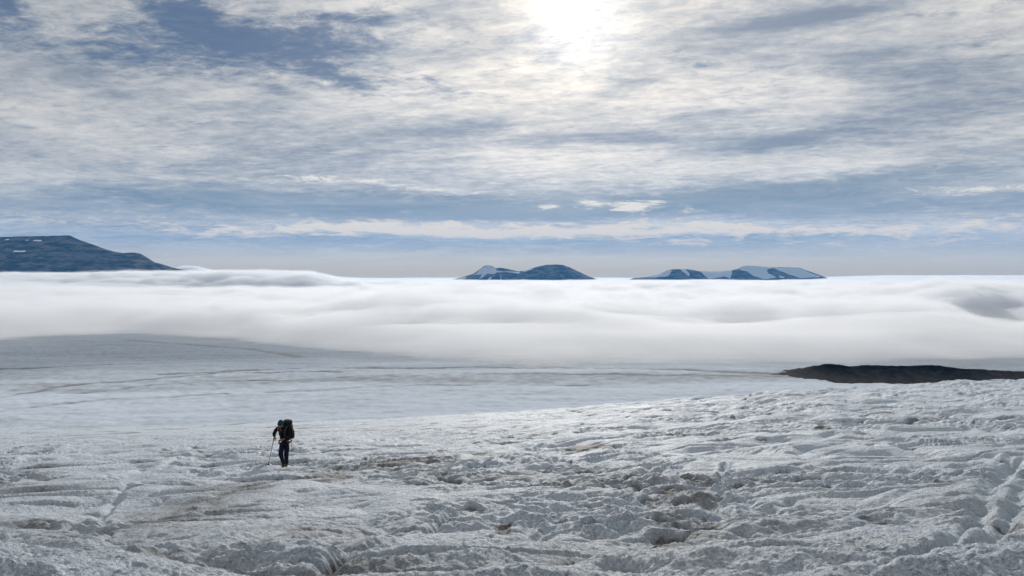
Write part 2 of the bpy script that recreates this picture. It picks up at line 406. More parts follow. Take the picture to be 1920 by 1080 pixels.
GZ += hum
DIRT = np.zeros_like(GX); DIRT[near_rows] = dirt
CLEAN = np.zeros_like(GX); CLEAN[near_rows] = clean
# lower plain: long flow lines and dust
fr = ~near_rows
fx, fy, fd = GX[fr], GY[fr], RR[fr]
ang = .10
px_, py_ = fx * math.cos(ang) + fy * math.sin(ang), -fx * math.sin(ang) + fy * math.cos(ang)
py_ = py_ + 25 * pn(fx / 220, fy / 220, 73) 
fade = sstep(fd, 110, 350)
zz = 1.8 * fbm(px_ / 160, py_ / 60, 3, 71) + .8 * fbm(px_ / 40, py_ / 16, 3, 74) + .5 * fbm(px_ / 13, py_ / 9, 3, 77) + .35 * pn(fx / 6, fy / 8, 88)
# swell on the left, where the ice rises toward the mist
zz = zz + 3 * np.exp(-(((fx + 560) / 330) ** 2 + ((fy - 1330) / 260) ** 2)) 
dl = np.zeros_like(fx)
def plain_pt(px, py):
    u, t = ray(px, py); lo, hi = 300., 2500.
    for _ in range(40):
        m = math.sqrt(lo * hi); z = float(np.interp(math.log(m), PD, PZ))
        if -z / m > t: lo = m
        else: hi = m
    return m * u, m
plain_lines = [([(0, 744), (110, 724), (200, 716), (420, 700), (640, 697)], 2.2, .8), ([(0, 692), (120, 688), (300, 680)], 3.5, 1.0),
               ([(140, 735), (330, 717), (560, 712), (760, 700)], 2.0, .6), ([(300, 702), (560, 690), (900, 688), (1250, 692), (1480, 700)], 4.0, .6),
               ([(0, 770), (200, 748), (420, 740)], 2.0, .4), ([(240, 640), (330, 646), (470, 655), (560, 668)], 6.0, .5), ([(900, 700), (1200, 701), (1460, 706)], 3, .5), ([(500, 735), (800, 722), (1100, 722)], 2.5, .35)]
for pts, wd, a in plain_lines:
    G = [plain_pt(*p) for p in pts]; best = np.full(fx.shape, 1e9)
    for (x0, y0), (x1, y1) in zip(G[:-1], G[1:]):
        dx, dy = x1 - x0, y1 - y0; k = np.clip(((fx - x0) * dx + (fy - y0) * dy) / (dx * dx + dy * dy), 0, 1)
        best = np.minimum(best, .75 * np.hypot(fx - x0 - k * dx + 3 * pn(fx / 30, fy / 30, 79), fy - y0 - k * dy + 8 * pn(fx / 60, fy / 60, 78)))
    e = np.exp(-(best / wd) ** 2); zz = zz - 2.4 * a * e; dl = np.maximum(dl, a * e)
GZ[fr] += zz * fade
dust = .10 + .42 * sstep(fbm(px_ / 300, py_ / 90, 5, 81), -.2, .5) + .22 * fbm(px_ / 36, py_ / 18, 4, 82) + .16 * pn(fx / 9, fy / 12, 87) + .18 * np.exp(-((fy - 700) / 60) ** 2) + 1.3 * dl
DIRT[fr] = np.clip(dust * fade, 0, 1)
FOG_SHADE = np.zeros_like(GX); FOG_SHADE[fr] = np.clip(sstep(fd + 90 * fbm(fx / 300, fy / 90, 4, 85), 700, 960) + .25 * fbm(px_ / 90, py_ / 20, 4, 86), 0, 1) * fade  # mask of the fog's shade over the plain, painted into the ice colour
WET = np.zeros_like(GX); WET[near_rows] = 1.0
GPOS = np.stack([GX, GY, GZ], -1)
def ground_z(x, y):
    """height of the built surface at a near point"""
    d2 = (GX[near_rows] - x) ** 2 + (GY[near_rows] - y) ** 2
    return float(GZ[near_rows].reshape(-1)[np.argmin(d2)])

m_ice, N, b = material('glacier_ice')
geo = N.n.new('ShaderNodeNewGeometry').outputs['Position']
ad = N.n.new('ShaderNodeAttribute'); ad.attribute_name = 'dirt'
ac = N.n.new('ShaderNodeAttribute'); ac.attribute_name = 'clean'
grain = N.noise(geo, 34, 5, .75); grit = N.noise(geo, 9, 6, .75); patch = N.noise(geo, .6, 5, .6)
far_grain = N.noise(geo, .5, 6, .75)
dd = N.m('ADD', ad.outputs['Fac'], N.mul(N.m('SUBTRACT', grit, .5), 1.1))
dd = N.m('ADD', dd, N.mul(N.m('SUBTRACT', grain, .5), 1.1))
dd = N.m('ADD', dd, N.mul(N.m('SUBTRACT', far_grain, .5), .45))
dd = N.ss(dd, .08, 1.0)
ab = N.n.new('ShaderNodeAttribute'); ab.attribute_name = 'shaded'
white = N.mix(N.ss(patch, .35, .65), (.83, .90, .97, 1), (.75, .86, .97, 1))
white = N.mix(N.ss(grain, .42, .62), (.50, .57, .67, 1), white)
white = N.mix(N.mul(ac.outputs['Fac'], .6), white, (.56, .68, .78, 1))
white = N.mix(N.mul(ab.outputs['Fac'], .85), white, N.mix(N.ss(far_grain, .4, .6), (.17, .21, .27, 1), (.30, .355, .42, 1)))  # darker blue-grey put into the colour as shade below the fog edge
dirtc = N.mix(N.ss(grain, .4, .6), (.085, .084, .084, 1), (.29, .288, .285, 1))
N.put(b.inputs['Base Color'], N.mix(N.mul(dd, .86), white, dirtc))
aw = N.n.new('ShaderNodeAttribute'); aw.attribute_name = 'wet'
N.put(b.inputs['Specular IOR Level'], N.mul(aw.outputs['Fac'], .10))
N.put(b.inputs['Roughness'], N.m('SUBTRACT', 1.0, N.mul(aw.outputs['Fac'], .35)))
bn = N.n.new('ShaderNodeBump'); bn.inputs['Strength'].default_value = 1.0; bn.inputs['Distance'].default_value = .035
N.put(bn.inputs['Height'], N.add(N.mul(grain, 1.3), N.mul(grit, 2.2)))
bn2 = N.n.new('ShaderNodeBump'); bn2.inputs['Strength'].default_value = .7; bn2.inputs['Distance'].default_value = .7
N.put(bn2.inputs['Height'], far_grain); N.put(bn2.inputs['Normal'], bn.outputs[0])
N.put(b.inputs['Normal'], bn2.outputs[0])
glacier = grid_mesh('glacier', GPOS, m_ice, closed_u=True, attrs={'dirt': DIRT, 'clean': CLEAN, 'shaded': FOG_SHADE, 'wet': WET})
tag(glacier, 'grey-white melting glacier ice with dirty patches sloping away below the hiker', 'glacier', kind='structure')

# ------------------------------------------------------------------ moraine hill (right)
m_rock, N, b = material('moraine_rock')
t = N.n.new('ShaderNodeNewGeometry').outputs['Position']
n1 = N.noise(t, .12, 8, .7); n2 = N.noise(t, .9, 5, .7)
N.put(b.inputs['Base Color'], N.mix(N.ss(n1, .4, .65), (.004, .005, .007, 1), (.026, .026, .028, 1)))
b.inputs['Roughness'].default_value = 1; b.inputs['Specular IOR Level'].default_value = 0
bn = N.n.new('ShaderNodeBump'); bn.inputs['Strength'].default_value = 1.0; bn.inputs['Distance'].default_value = 1.6
N.put(bn.inputs['Height'], n2); N.put(b.inputs['Normal'], bn.outputs[0])
def hill(name, crest, d0, depth, mat, under, tilt=0.0, rockamp=1.0, seed=5, cols=420, rows=110, gully=0.0, front=1.0, snow=None, terr=None, yk=0.0):
    """a hill whose skyline is `crest` [(px,py)...] seen at distance d0; depth = half thickness"""
    cx = np.array([ray(a, b_)[0] * d0 for a, b_ in crest]); cz = np.array([-ray(a, b_)[1] * d0 for a, b_ in crest])
    s = np.linspace(cx[0], cx[-1], cols)
    top = np.interp(s, cx, cz)
    w = np.linspace(-1, 1, rows)
    S, Wd = np.meshgrid(s, w)
    edge = np.minimum(sstep(S, cx[0], cx[0] + depth * .5), 1)
    T = np.interp(S, cx, cz)
    u = np.abs(Wd)
    gl = fbm(S / (depth * .35), Wd * 1.3, 4, seed)
    prof = 1 - np.clip(u * (1 + gully * gl), 0, 1.3) ** front
    Zg = under + (T - under) * np.clip(prof, 0, 1)
    if terr: Zg = terr(S, Wd, Zg, T)
    fade = 1 - np.exp(-((u) / .06) ** 2) * .75
    Zg = Zg + rockamp * fbm(S / (depth * .12), Wd * 8, 5, seed + 3, .55) * fade
    # stretch so that the surface thickness follows the height
    Yg = d0 + Wd * depth + yk * (S - s[0])
    P = np.stack([S * (Yg / d0) ** 0.0, Yg, Zg], -1)
    att = {}
    if snow is not None: att['snow'] = snow(S, Wd, Zg, d0)
    o = grid_mesh(name, P, mat, attrs=att)
    return o
mor = [(1440, 720), (1462, 707), (1490, 703), (1520, 692), (1546, 684), (1560, 682.5), (1575, 684), (1600, 688), (1640, 685), (1690, 687), (1740, 685), (1765, 686), (1800, 691), (1830, 693), (1900, 697), (1960, 700), (2100, 712), (2300, 735)]
mor_o = hill('moraine_hill', mor, 700, 75, m_rock, -97, rockamp=1.7, seed=5, gully=.35, front=1.25, cols=700, rows=160)
tag(mor_o, 'low black rubble hill rising out of the ice below the right edge of the fog', 'moraine hill', kind='structure')

# ------------------------------------------------------------------ far mountains
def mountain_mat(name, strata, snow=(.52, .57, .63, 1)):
    m, N, b = material(name)
    t = N.n.new('ShaderNodeNewGeometry').outputs['Position']
    x_, y_, z_ = N.sep(t)
    n1 = N.noise(N.vec(N.mul(x_, .0015), N.mul(y_, .0015), N.mul(z_, strata)), 4, 8, .7)
    n2 = N.noise(N.scale(t, .004), 3, 8, .65)
    rock = N.mix(N.ss(n1, .44, .58), (.004, .005, .006, 1), (.13, .12, .105, 1))
    rock = N.mix(N.mul(N.ss(n2, .45, .65), .5), rock, (.09, .08, .07, 1))
    at = N.n.new('ShaderNodeAttribute'); at.attribute_name = 'snow'
    sn = N.ss(N.add(at.outputs['Fac'], N.mul(N.m('SUBTRACT', n2, .5), 1.1)), .36, .62)
    N.put(b.inputs['Base Color'], N.mix(sn, rock, snow))
    b.inputs['Roughness'].default_value = .95; b.inputs['Specular IOR Level'].default_value = .1
    return m
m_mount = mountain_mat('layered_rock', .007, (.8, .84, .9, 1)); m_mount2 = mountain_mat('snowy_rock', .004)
def snow_from(shapes):
    """shapes: polygons in photo pixels on the face seen from the glacier"""
    def f(S, Wd, Zg, d0):
        px = 960 + S / d0 * FP; py = 510 - Zg / d0 * FP
        out = np.zeros_like(S)
        for poly in shapes:
            p = np.array(poly, float); ins = np.zeros(S.shape, bool); n = len(p); dist = np.full(S.shape, 1e9)
            for i in range(n):
                x0, y0 = p[i]; x1, y1 = p[(i + 1) % n]
                cnd = ((y0 > py) != (y1 > py)) & (px < (x1 - x0) * (py - y0) / (y1 - y0 + 1e-9) + x0); ins ^= cnd
                k = np.clip(((px - x0) * (x1 - x0) + (py - y0) * (y1 - y0)) / ((x1 - x0) ** 2 + (y1 - y0) ** 2 + 1e-9), 0, 1)
                dist = np.minimum(dist, np.hypot(px - x0 - k * (x1 - x0), py - y0 - k * (y1 - y0)))
            sd = np.where(ins, dist, -dist)
            out = np.maximum(out, np.clip(.5 + sd / 2.0, 0, 1))
        return out
    return f
# left table mountain with cliff bands
lm = [(-420, 505), (-330, 455), (-200, 440), (0, 444), (60, 442.5), (130, 441), (148, 449), (195, 466), (215, 472), (232, 474), (248, 473), (262, 475), (274, 482), (284, 490), (300, 494), (320, 501), (345, 506), (380, 516), (430, 535)]
def terrace(S, Wd, Zg, T):
    step = 36.0
    jit = 10 * fbm(S / 900, Wd * 2, 3, 8)
    q = (Zg + jit) / step; f = q - np.floor(q)
    qq = np.floor(q) + np.where(f < .55, f * .35 / .55, .35 + (f - .55) * .65 / .45)
    o = qq * step - jit
    return np.where(Wd < 0, np.minimum(.85 * o + .15 * Zg, T), Zg)
sn_l = [[(20, 449), (28, 449), (28, 451), (20, 451)], [(80, 451), (95, 451), (95, 453.5), (80, 453)], [(61, 450.5), (66, 450.5), (66, 452), (61, 452)],
        [(18, 469), (28, 469), (28, 473), (18, 472)], [(5, 468.5), (13, 468.5), (13, 471), (5, 471)], [(80, 472), (101, 472.5), (101, 475), (80, 474.5)]]
mt1 = hill('mountain', lm, 8200, 1300, m_mount, -260, rockamp=22, seed=21, gully=.35, front=1.1, cols=700, rows=260, snow=snow_from(sn_l), terr=terrace)
tag(mt1, 'dark flat-topped mountain with layered cliffs at the far left', 'mountain', 'mountains above the fog', 'structure')
# middle pair of peaks
cm = [(800, 545), (840, 526), (862, 521), (888, 513), (898, 506), (907, 499), (914, 497), (922, 499), (930, 503), (938, 501.5), (952, 504), (972, 508.5), (980, 508), (998, 503), (1010, 499), (1024, 496.5), (1040, 495.5), (1056, 496.5), (1068, 501), (1085, 509), (1104, 518), (1120, 524), (1165, 545)]
sn_c = [[(893, 513), (903, 503), (914, 497.5), (926, 502), (934, 508), (975, 510), (973, 513), (945, 509.5), (932, 511), (926, 514), (914, 513), (908, 519), (901, 522), (905, 514), (896, 515), (888, 516)],
        [(858, 524), (872, 519), (876, 521), (866, 525)], [(918, 521), (924, 517), (921, 524), (914, 527)], [(980, 508), (998, 503.6), (999, 505), (982, 510)], [(939, 514), (940, 514), (941, 528), (939, 528)]]
mt2 = hill('mountain', cm, 12000, 900, m_mount2, -300, rockamp=14, seed=41, gully=.3, front=1.15, cols=500, rows=140, snow=snow_from(sn_c))
tag(mt2, 'blue mountain pair between fog and sky, pointed snowy left summit and rounded snowless right summit', 'mountain', 'mountains above the fog', 'structure')
rm = [(1120, 545), (1170, 527), (1190, 521), (1215, 519), (1235, 514), (1252, 507), (1262, 504.5), (1290, 504.5), (1310, 508), (1340, 509), (1370, 507), (1384, 504), (1391, 499.5), (1400, 497.5), (1420, 498.5), (1445, 501.5), (1470, 501), (1500, 502), (1512, 507), (1530, 513), (1548, 520), (1600, 545)]
sn_r = [[(1236, 514), (1254, 507), (1258, 508), (1246, 518), (1225, 520), (1215, 519.5)], [(1274, 505), (1284, 505), (1287, 514), (1283, 518), (1277, 510)],
        [(1312, 508), (1340, 509), (1372, 507), (1364, 516), (1357, 522), (1350, 518), (1318, 523), (1314, 515)],
        [(1386, 503), (1392, 499), (1400, 497.5), (1424, 499), (1446, 502.5), (1432, 506), (1430, 512), (1440, 520), (1412, 523), (1398, 517), (1393, 509), (1384, 506)],
        [(1448, 502.5), (1470, 502), (1498, 503), (1508, 509), (1530, 519), (1480, 521), (1468, 516), (1455, 508)], [(1447, 516), (1454, 519), (1450, 521), (1444, 520)]]
mt3 = hill('mountain', rm, 12600, 900, m_mount2, -300, rockamp=10, seed=61, gully=.25, front=1.15, cols=500, rows=140, snow=snow_from(sn_r))
tag(mt3, 'long low mountain right of centre streaked with broad snowfields', 'mountain', 'mountains above the fog', 'structure')

# ------------------------------------------------------------------ fog lying over the lower ground
EX = np.array([-600, 0, 230, 450, 600, 800, 1000, 1400, 1600, 1740, 1920, 2500.])
ED = np.array([1100, 1190, 1330, 1180, 1000, 880, 815, 790, 800, 860, 880, 880.])
EU = np.array([ray(a, 650)[0] for a in EX])
def fog_top(u, d, lift=0.0, pull=0.0):
    x = u * d
    edge = np.interp(u, EU, ED) - pull
    edge = edge + 70 * fbm(x / 300, d / 500, 4, 101) + 26 * fbm(x / 80, d / 160, 3, 103)
    g = np.interp(np.log(d), PD, PZ)
    s = d - edge
    zt = np.interp(np.log(d), np.log([700, 1200, 2000, 4000, 10000, 24000, 60000]), [-72, -76, -92, -108, -124, -160, -250])
    und = (34 * fbm(x / 1300, d / 520, 4, 111) + 10 * fbm(x / 380, d / 240, 3, 118)) * sstep(d, 900, 1700) * (1 - .6 * sstep(d, 5000, 9000)) + (30 - 16 * sstep(d, 4000, 9000)) * fbm(x / 1500, d / 900, 4, 112) * sstep(d, 1600, 4500) + 55 * sstep(u, .32, .5) * sstep(d, 8000, 13000)
    bil = np.abs(fbm(x / 260 , d / 190, 4, 113)) * 40 * sstep(d, 1000, 2200) * (1 - .75 * sstep(d, 5000, 9000))
    bil2 = np.abs(fbm(x / 90, d / 70, 3, 114)) * 14 * sstep(d, 1000, 2200) * (1 - sstep(d, 5000, 9000))
    # big slow billows leaning one over another
    fold = 1 - np.abs(fbm((x + .5 * d) / 620, (d - .25 * x) / 330, 4, 141, .45)) * 2.4
    fold2 = 1 - np.abs(fbm((x - .3 * d) / 300, (d + .2 * x) / 200, 3, 142, .5)) * 2.2
    zt = zt + und + bil + bil2 + (40 * fold + 22 * fold2 - 20) * sstep(d, 1000, 1500) * (1 - .7 * sstep(d, 4500, 9000)) - 70 * np.exp(-((u - .625) / .07) ** 2 - ((d - 1750) / 420) ** 2) + 22 * np.exp(-((u - .58) / .12) ** 2 - ((d - 2600) / 400) ** 2)
    # left: a nearer roll, a trough, then a higher bank in front of the table mountain
    L = sstep(u, -.17, -.27)
    roll = np.interp(d, [1200, 2300, 2900, 3500, 4150, 4500, 4800, 5200, 7000, 9000], [-72, -60, -56, -125, -105, -8, 4, 6, -30, -80])
    roll = np.where((d > 3000) & (d < 4700), roll + (1 - sstep(u, -.60, -.40) * (.55 + .6 * fbm(x / 500, d / 500, 2, 125))) * np.interp(d, [3000, 3700, 4200, 4500, 4700], [0, 55, 75, 20, 0]), roll)
    roll = roll + 20 * fbm(x / 150, d / 150, 4, 126) * sstep(d, 3800, 4400)
    roll = roll + 18 * fbm(x / 500, d / 500, 4, 121) + 26 * np.abs(fbm(x / 190, d / 190, 4, 122)) - 8
    roll = roll + 165 * np.exp(-((u + .405) / .04) ** 2 - ((d - 9900) / 500) ** 2) - 14 * sstep(u, -.36, -.62) * sstep(d, 3600, 4400)
    zt = zt * (1 - L) + roll * L
    thick = np.clip(s, -200, 9000)
    ramp = g + lift + np.where(thick > 0, thick * .11 + .05 * np.maximum(thick - 120, 0), thick * .05)
    k = 12.0
    return -k * np.log(np.exp(-(ramp + 0) / k / 1.0) + np.exp(-(zt + lift) / k)) if False else np.minimum(ramp, zt + lift)
def slab(name, mat, rows, cols, lift, pull, umax=1.25, dlo=620., dhi=18000., bottom=-420., drop=0.0):
    uu = np.linspace(-umax, umax, cols); dd_ = np.exp(np.linspace(math.log(dlo), math.log(dhi), rows))
    U, Dp = np.meshgrid(uu, dd_)
    Zt = fog_top(U, Dp, lift, pull) - drop
    top = np.stack([U * Dp, Dp, Zt], -1)
    # close the body: bottom sheet joined to the top along its rim
    R, C = U.shape
    bot = top.copy(); bot[..., 2] = bottom
    V = np.concatenate([top.reshape(-1, 3), bot.reshape(-1, 3)])
    i, j = np.meshgrid(np.arange(R - 1), np.arange(C - 1), indexing='ij')
    q = np.stack([i * C + j, i * C + j + 1, (i + 1) * C + j + 1, (i + 1) * C + j], -1).reshape(-1, 4)
    n0 = R * C
    fs = [q, q[:, ::-1] + n0]
    jj = np.arange(C - 1); ii = np.arange(R - 1)
    fs.append(np.stack([jj + 1, jj, jj + n0, jj + 1 + n0], -1))
    k = (R - 1) * C; fs.append(np.stack([k + jj, k + jj + 1, k + jj + 1 + n0, k + jj + n0], -1))
    a0 = ii * C; a1 = (ii + 1) * C; fs.append(np.stack([a0, a1, a1 + n0, a0 + n0], -1))
    b0 = ii * C + C - 1; b1 = (ii + 1) * C + C - 1; fs.append(np.stack([b1, b0, b0 + n0, b1 + n0], -1))
    Q = np.concatenate(fs)
    me = bpy.data.meshes.new(name)
    me.vertices.add(len(V)); me.vertices.foreach_set('co', V.reshape(-1).astype(np.float32))
    n = len(Q); me.loops.add(n * 4); me.loops.foreach_set('vertex_index', Q.reshape(-1).astype(np.int32))
    me.polygons.add(n); me.polygons.foreach_set('loop_start', np.arange(n, dtype=np.int32) * 4)
    me.polygons.foreach_set('loop_total', np.full(n, 4, np.int32)); me.update(calc_edges=True)
    me.polygons.foreach_set('use_smooth', np.ones(n, bool))
    me.materials.append(mat); o = bpy.data.objects.new(name, me); col.objects.link(o)
    return o
def volume_mat(name, dens, color, aniso):
    m = bpy.data.materials.new(name); m.use_nodes = True; n = m.node_tree.nodes; n.clear()
    v = n.new('ShaderNodeVolumePrincipled'); v.inputs['Density'].default_value = dens
    v.inputs['Color'].default_value = color; v.inputs['Anisotropy'].default_value = aniso
    o = n.new('ShaderNodeOutputMaterial'); m.node_tree.links.new(v.outputs[0], o.inputs['Volume'])
    return m
m_fog = volume_mat('fog_droplets', .015, (.850, .874, .905, 1), .35)
m_mist = volume_mat('thin_mist', .0010, (.90, .91, .93, 1), .35)
m_core, N, b = material('bounce_stop_white')
b.inputs['Base Color'].default_value = (.72, .74, .77, 1); b.inputs['Roughness'].default_value = 1; b.inputs['Specular IOR Level'].default_value = 0
fog = slab('fog', m_fog, 420, 620, 0, 0)
tag(fog, 'white bank of fog filling the valley beyond the glacier', 'fog', kind='stuff')
core = slab('fog_bounce_stop', m_core, 300, 400, 0, -120, drop=55, bottom=-410, dhi=17500, umax=1.22)  # solid diffuse body added inside the fog to cut light bounces
core.parent = fog; core['kind'] = 'stuff'
mist = slab('mist', m_mist, 160, 200, 12, 60, bottom=-430, dhi=18400, umax=1.28, dlo=560)
tag(mist, 'thin mist fraying over the ice along the foot of the fog', 'mist', kind='stuff')

# ------------------------------------------------------------------ air
m_haze = volume_mat('air', 2.3e-5, (.13, .45, .95, 1), .2)
me = bpy.data.meshes.new('haze')
x0, x1, y0, y1, z0, z1 = -24600, 24600, -24600, 19500, -440, 900
vs = [(x, y, z) for x in (x0, x1) for y in (y0, y1) for z in (z0, z1)]
me.from_pydata(vs, [], [(0, 1, 3, 2), (4, 6, 7, 5), (0, 4, 5, 1), (2, 3, 7, 6), (0, 2, 6, 4), (1, 5, 7, 3)])
me.materials.append(m_haze); hz_o = bpy.data.objects.new('haze', me); col.objects.link(hz_o)
tag(hz_o, 'bluish air between the glacier and the far mountains', 'haze', kind='stuff')

# ------------------------------------------------------------------ the hiker
dg = None
def skin(name, chains, mat, parent=None, sub=2, root=0):
    """one continuous surface grown on connected bones; chains: lists of (x,y,z,r); equal points join"""
    me = bpy.data.meshes.new(name + '_bones'); V = []; Rr = []; key = {}; Eg = []
    for ch in chains:
        prev = None
        for p in ch:
            k = tuple(round(v, 4) for v in p[:3])
            if k not in key: key[k] = len(V); V.append(p[:3]); Rr.append(p[3] if isinstance(p[3], tuple) else (p[3], p[3]))
            i = key[k]
            if prev is not None and prev != i: Eg.append((prev, i))
            prev = i
    me.from_pydata(V, Eg, []); tmp = bpy.data.objects.new(name + '_bones', me); col.objects.link(tmp)
    md = tmp.modifiers.new('Skin', 'SKIN'); md.use_smooth_shade = True; md.branch_smoothing = .6
    for i, r in enumerate(Rr): me.skin_vertices[0].data[i].radius = r
    me.skin_vertices[0].data[root].use_root = True
    sb = tmp.modifiers.new('Sub', 'SUBSURF'); sb.levels = sub; sb.render_levels = sub
    bpy.context.view_layer.update()
    d = bpy.context.evaluated_depsgraph_get()
    nm = bpy.data.meshes.new_from_object(tmp.evaluated_get(d)); nm.name = name
    bpy.data.objects.remove(tmp, do_unlink=True)
    for p in nm.polygons: p.use_smooth = True
    nm.materials.clear(); nm.materials.append(mat)
    o = bpy.data.objects.new(name, nm); col.objects.link(o); o.parent = parent
    return o
import bmesh
def lump(bm, c, s, rot=(0, 0, 0), seg=20, p=2.0, shape=None):
    """superellipsoid: p=2 round, larger = boxier"""
    from mathutils import Euler
    M = Matrix.Translation(c) @ Euler(rot).to_matrix().to_4x4()
    g = bmesh.ops.create_uvsphere(bm, u_segments=seg, v_segments=max(8, seg * 2 // 3), radius=1)
    for v in g['verts']:
        q = v.co.copy()
        if p != 2:
            k = (abs(q.x) ** p + abs(q.y) ** p + abs(q.z) ** p) ** (1 / p); q = q / k
        q = Vector((q.x * s[0], q.y * s[1], q.z * s[2]))
        if shape: q = shape(q)
        v.co = M @ q
def bmobj(name, bm, mat, parent=None):
    me = bpy.data.meshes.new(name); bm.to_mesh(me); bm.free()
    for p in me.polygons: p.use_smooth = True
    me.materials.append(mat); o = bpy.data.objects.new(name, me); col.objects.link(o); o.parent = parent
    return o
def tube(bm, pts, radii, seg=10):
    pts = [Vector(p) for p in pts]; rings = []
    for i, p in enumerate(pts):
        d = (pts[min(i + 1, len(pts) - 1)] - pts[max(i - 1, 0)]).normalized()
        a = d.orthogonal().normalized(); b_ = d.cross(a)
        rings.append([bm.verts.new(p + (a * math.cos(t) + b_ * math.sin(t)) * radii[i]) for t in [2 * math.pi * k / seg for k in range(seg)]])
    for r0, r1 in zip(rings[:-1], rings[1:]):
        for k in range(seg): bm.faces.new((r0[k], r0[(k + 1) % seg], r1[(k + 1) % seg], r1[k]))
    bm.faces.new(rings[0][::-1]); bm.faces.new(rings[-1])
def strap(bm, pts, w, th, side):
    pts = [Vector(p) for p in pts]; side = Vector(side).normalized(); rings = []
    for i, p in enumerate(pts):
        d = (pts[min(i + 1, len(pts) - 1)] - pts[max(i - 1, 0)]).normalized()
        s_ = (side - d * side.dot(d)).normalized(); n_ = d.cross(s_)
        rings.append([bm.verts.new(p + s_ * a * w / 2 + n_ * b_ * th / 2) for a, b_ in ((-1, -1), (1, -1), (1, 1), (-1, 1))])
    for r0, r1 in zip(rings[:-1], rings[1:]):
        for k in range(4): bm.faces.new((r0[k], r0[(k + 1) % 4], r1[(k + 1) % 4], r1[k]))
    bm.faces.new(rings[0][::-1]); bm.faces.new(rings[-1])

m_skin = simple('skin', (.28, .16, .115, 1), .6, .3, var=.08)
m_jacket = simple('dark_jacket', (.006, .0065, .0075, 1), .9, .2, .3, 40)
m_trous = simple('navy_trousers', (.005, .007, .026, 1), .8, .2, .3, 40)
m_gait = simple('dark_gaiters', (.012, .012, .016, 1), .75, .2, .3, 50)
m_boot = simple('boots', (.03, .025, .02, 1), .6, .3)
m_gum = simple('boot_trim', (.38, .26, .10, 1), .6, .3)
m_hat = simple('teal_wool', (.012, .055, .075, 1), .95, .1, .6, 180, .3)
m_pack = simple('pack_cloth', (.006, .007, .008, 1), .75, .25, .3, 60)
m_strap = simple('strap_cloth', (.03, .035, .035, 1), .7, .2)
m_metal = simple('pole_metal', (.03, .032, .035, 1), .6, .3)
m_lens = simple('lens', (.01, .01, .012, 1), .15, .6)
m_trim = simple('pale_trim', (.09, .11, .12, 1), .7, .2)
m_orange = simple('orange_trim', (.25, .10, .03, 1), .7, .2)

HZ = ground_z(HX, HY) + .005
man = bpy.data.objects.new('person', None); col.objects.link(man); man.location = (HX, HY, HZ)
man.rotation_euler = (0, 0, 0)
tag(man, 'hiker in black jacket, blue trousers and teal beanie, head bowed, walking up the ice', 'person')
gz = lambda x, y: ground_z(HX + x, HY + y) - HZ
# joints (x right in the picture, y away from the camera, z up)
PEL = (.01, .06, .93)
hR, kR, aR = (-.060, .04, .90), (-.080, -.15, .50), (.010, -.10, .11)
hL, kL, aL = (.115, .07, .90), (.075, -.01, .49), (.050, .13, .11)
zR = gz(-.055, -.14) ; zL = gz(.045, .05)
aR = (aR[0], aR[1], .105 + zR); aL = (aL[0], aL[1], .105 + zL)
spine = [PEL, (.01, .03, 1.06), (.0, -.04, 1.22), (-.01, -.12, 1.38), (-.015, -.17, 1.47)]
sR, eR, wR = (-.19, -.16, 1.42), (-.325, -.12, 1.20), (-.225, -.32, 1.13)
sL, eL, wL = (.17, -.05, 1.43), (.215, -.14, 1.14), (.07, -.31, 1.06)
HC = Vector((-.035, -.29, 1.585))                       # centre of the head
nk = (-.025, -.22, 1.515)
def rr_(pts, rad): return [(*p, r) for p, r in zip(pts, rad)]
mid = lambda a, b_, t=.5: tuple(a[i] * (1 - t) + b_[i] * t for i in range(3))
body = skin('body', [
    rr_([PEL, spine[1], spine[2], spine[3], spine[4], nk, (-.03, -.26, 1.56)], [(.13, .10), (.125, .095), (.14, .105), (.13, .10), .065, .055, .06]),
    rr_([PEL, hR, mid(hR, kR), kR, mid(kR, aR, .35), aR], [(.13, .10), .085, .075, .055, .055, .038]),
    rr_([PEL, hL, mid(hL, kL), kL, mid(kL, aL, .35), aL], [(.13, .10), .085, .075, .055, .055, .038]),
    rr_([spine[3], sR, mid(sR, eR), eR, mid(eR, wR), wR], [(.13, .10), .06, .05, .042, .038, .026]),
    rr_([spine[3], sL, mid(sL, eL), eL, mid(eL, wL), wL], [(.13, .10), .06, .05, .042, .038, .026]),
    rr_([aR, (aR[0], aR[1] - .10, aR[2] - .055), (aR[0] - .005, aR[1] - .19, aR[2] - .068)], [.038, .038, .03]),
    rr_([aL, (aL[0], aL[1] - .10, aL[2] - .055), (aL[0] + .005, aL[1] - .19, aL[2] - .068)], [.038, .038, .03]),
], m_skin, man)
# head with face, bowed and turned a little to his right
tiltM = Matrix.Rotation(math.radians(24), 4, 'X') @ Matrix.Rotation(math.radians(-10), 4, 'Z')
TM = Matrix.Translation(HC) @ tiltM
bm = bmesh.new()
def headshape(q):
    z = q.z / .115
    if z < 0: q.x *= 1 - .28 * z * z; q.y *= 1 - .16 * z * z
    if q.y < 0 and z < .3: q.y *= 1.02
    return q
lump(bm, (0, 0, 0), (.076, .096, .118), seg=28, shape=headshape)
lump(bm, (0, -.100, -.018), (.013, .018, .026), seg=10); lump(bm, (0, -.103, -.034), (.017, .014, .010), seg=10)      # nose
lump(bm, (0, -.088, -.062), (.025, .010, .006), seg=10); lump(bm, (0, -.086, -.071), (.021, .010, .006), seg=10)      # lips
lump(bm, (0, -.076, -.095), (.028, .020, .018), seg=10)
for s_ in (-1, 1):
    lump(bm, (s_ * .076, .005, -.01), (.010, .020, .032), seg=10)
    lump(bm, (s_ * .045, -.072, -.035), (.022, .018, .018), seg=10)
for v in bm.verts: v.co = TM @ v.co
bmobj('head', bm, m_skin, man)
bm = bmesh.new()
